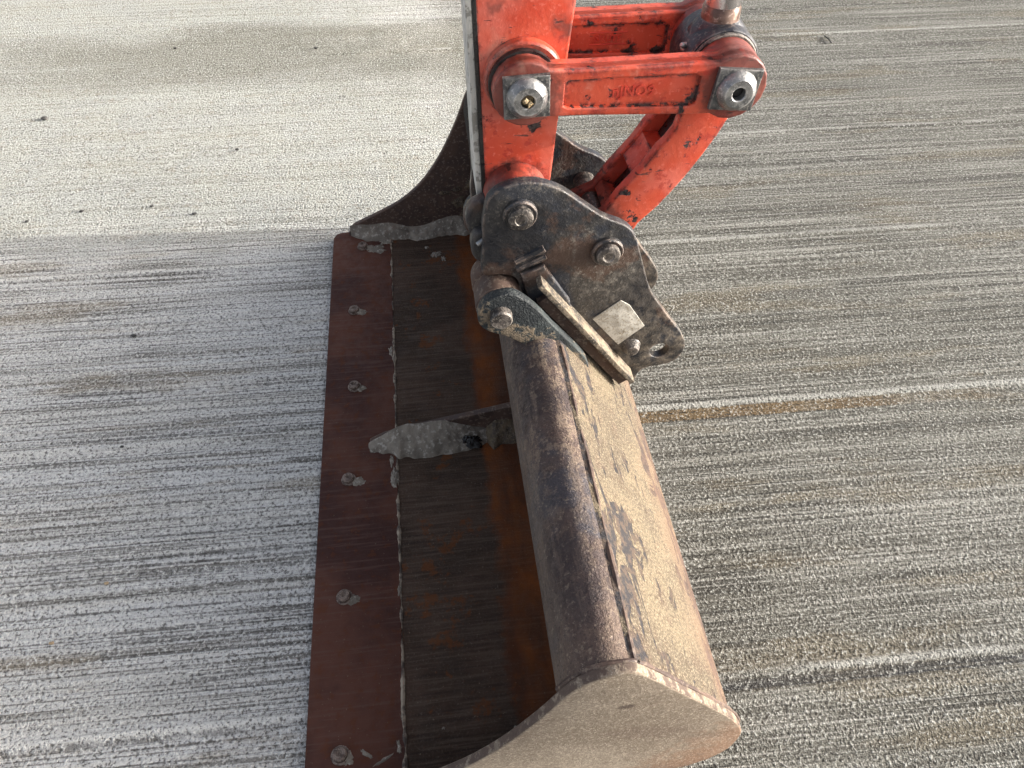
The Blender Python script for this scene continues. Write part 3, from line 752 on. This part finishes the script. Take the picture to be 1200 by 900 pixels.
# hubs of the links against the rod eye
obj('link_hub', lathe_mesh(*PB, [(.928, .043), (.934, .0445), (.952, .0445), (.955, .042)], 48), M_RED, arm)
obj('link_hub', lathe_mesh(*PB, [(1.038, .042), (1.041, .0445), (1.060, .0445)], 48), M_RED, arm)
# piston rod with its eye
eye = obj('rod_eye', lathe_mesh(*PB, [(.956, .040), (.957, .050), (.962, .0525), (1.031, .0525), (1.036, .050), (1.037, .040)], 56), M_EYE, arm)
o = obj('eye_seal', lathe_mesh(*PB, [(.952, .047), (.9555, .0485), (.959, .047)], 48), M_PIN); sub(o, eye)
top = S(851, 0, .997); rp0 = Vector((PB[0], .997, PB[1])); rax = Vector((top[0]-PB[0]-.004, 0, top[1]-PB[1]))
obj('rod_neck', lathe_mesh(0, 0, [(.015, .046), (.036, .040), (.046, .032), (.050, .0285), (.052, .0262)], 40, rp0, rax), M_EYE, arm)
obj('rod_collar', lathe_mesh(0, 0, [(.046, .0255), (.050, .0258), (.066, .0256), (.068, .0242), (.070, .0238)], 40, rp0, rax), M_RODB, arm)
obj('piston_rod', lathe_mesh(0, 0, [(.066, .0232), (.55, .0232)], 48, rp0, rax), M_CHROME, arm)
obj('cylinder_barrel', lathe_mesh(0, 0, [(.52, .026), (.52, .045), (.55, .047), (1.0, .047), (1.005, .04)], 40, rp0, rax), M_RED, arm)
x, z = PB[0]-.055, PB[1]+.012
obj('grease_nipple', lathe_mesh(0, 0, [(0, .006), (.006, .006), (.007, .0035), (.014, .0035), (.016, .002)], 12, Vector((PB[0]-.045, .985, PB[1]+.018)), Vector((-.6, -.5, .5))), M_STEEL, arm)
# curved tipping link between coupler pin and rod eye: two cheeks and a web with openings
YT = .947
tl_px = [(848, 148), (834, 168), (806, 204), (772, 241), (748, 262), (735, 280), (724, 296)]
tr_px = [(706, 250), (725, 227), (755, 196), (771, 175), (792, 152)]
lo = [S(u, v, YT) for u, v in tl_px]; hi = [S(u, v, YT) for u, v in tr_px]
def arc(c, r, a0, a1, n=10): return [(c[0]+r*math.cos(math.radians(a0+(a1-a0)*k/n)), c[1]+r*math.sin(math.radians(a0+(a1-a0)*k/n))) for k in range(n+1)]
tl = arc(PB, .046, 180, -20, 14)[::1]
cheek = [(PB[0]+.044, PB[1]-.01)]+lo[:-1]+arc(PIN2, .036, -20, -200, 10)+hi+arc(PB, .044, 195, 20, 10)
cheek = smooth(cheek, 2)
def inset(poly, dx, dz): return [(x+dx, z+dz) for x, z in poly]
tcx = cheek
ck = obj('curved_link', join(prism_mesh(cheek, YT, YT+.020, bevel=.004), prism_mesh(cheek, 1.022, 1.042, bevel=.004)), M_RED, arm)
ck['label'] = 'curved red link with dark openings'
PBl = (PB[0]-.02, PB[1]-.06)
# web: set back from the shaded edge, with two bridges flush to it
mid = [((a[0]*.62+b[0]*.38), (a[1]*.62+b[1]*.38)) for a, b in zip(hi[::-1], [lo[0], lo[1], lo[2], lo[3], lo[4]])]
lo5 = [lo[0], lo[1], lo[2], lo[3], lo[4]]
web = mid+[(x*.9+m_[0]*.1, z*.9+m_[1]*.1) for (x, z), m_ in zip(lo5[::-1], mid[::-1])]
o = obj('web', prism_mesh(web, YT+.0205, 1.0215, bevel=.001), M_GREASE_GAP); sub(o, ck)  # web coloured black so the openings between the cheeks read dark
for t0, t1 in ((.36, .62), (.90, 1.06)):
    def hp(t, dv=.0):
        s = max(0, min(.9999, t))*(len(hi)-1); i = int(s); f = s-i
        A = Vector(hi[::-1][i]).lerp(Vector(hi[::-1][min(i+1, len(hi)-1)]), f)
        B = Vector(mid[i]).lerp(Vector(mid[min(i+1, len(mid)-1)]), f)
        return tuple(A.lerp(B, dv))
    br = [hp(t0, .12), hp((t0+t1)/2, .12), hp(t1, .12), hp(t1, 1.1), hp(t0, 1.1)]
    o = obj('bridge', prism_mesh(br, YT+.0203, 1.0217, bevel=.002), M_RED); sub(o, ck)

# ------------------------------------------------------------------ small stones and a twig on the slab
M_STONE = mat_simple('dark_stone', (.03, .03, .03), (.07, .065, .06), 300, (.6, .9))
M_STONET = mat_simple('tan_stone', (.34, .24, .13), (.5, .38, .24), 300, (.7, .9))
def pebble(u, v, r, seed, mat, label, group):
    x, y = G(u, v, 0); bm = bmesh.new(); bmesh.ops.create_icosphere(bm, subdivisions=2, radius=1)
    for vv in bm.verts:
        n_ = 1+.45*mnoise.noise(vv.co*1.3+Vector((seed*5, 0, 0))); vv.co *= n_
        vv.co = Vector((vv.co.x*r*1.3, vv.co.y*r*.9, vv.co.z*r*.6))
    zmin = min(vv.co.z for vv in bm.verts)
    for vv in bm.verts: vv.co.z -= zmin
    me = bpy.data.meshes.new('pebble'); bm.to_mesh(me); bm.free()
    o = obj('pebble', me, mat); o.location = (x, y, -.0006); tag(o, label, 'stone', group)
for i, (u, v, r) in enumerate([(53, 140, .009), (96, 248, .005), (178, 242, .004), (228, 251, .005), (278, 176, .005), (205, 57, .005), (370, 57, .006), (32, 260, .0045)]):
    pebble(u, v, r, i, M_STONE, 'largest dark stone on the pale sandy concrete, with a long thin shadow' if i == 0 else 'small dark stone on the sunlit pale sandy concrete', 'dark stones on pale concrete')
for i, (u, v, r) in enumerate([(157, 394, .005), (143, 524, .0035), (300, 208, .004)][:2]):
    pebble(u, v, r, 20+i, M_STONE, 'tiny dark stone on the shaded grey concrete', 'dark stones in the shade')
for i, (u, v, r) in enumerate([(125, 684, .0035), (61, 754, .0035)]):
    pebble(u, v, r, 30+i, M_STONET, 'tiny tan stone on the shaded grey concrete', 'tan stones in the shade')
a, b = G(966, 43), G(974, 51)
tw = obj('twig', bead_mesh([(a[0], a[1], .003), ((a[0]+b[0])/2+.003, (a[1]+b[1])/2, .0045), (b[0], b[1], .003)], .0028, 3, .4), M_STONE)
tag(tw, 'short dark twig lying on sunlit concrete beyond the piston rod', 'twig')
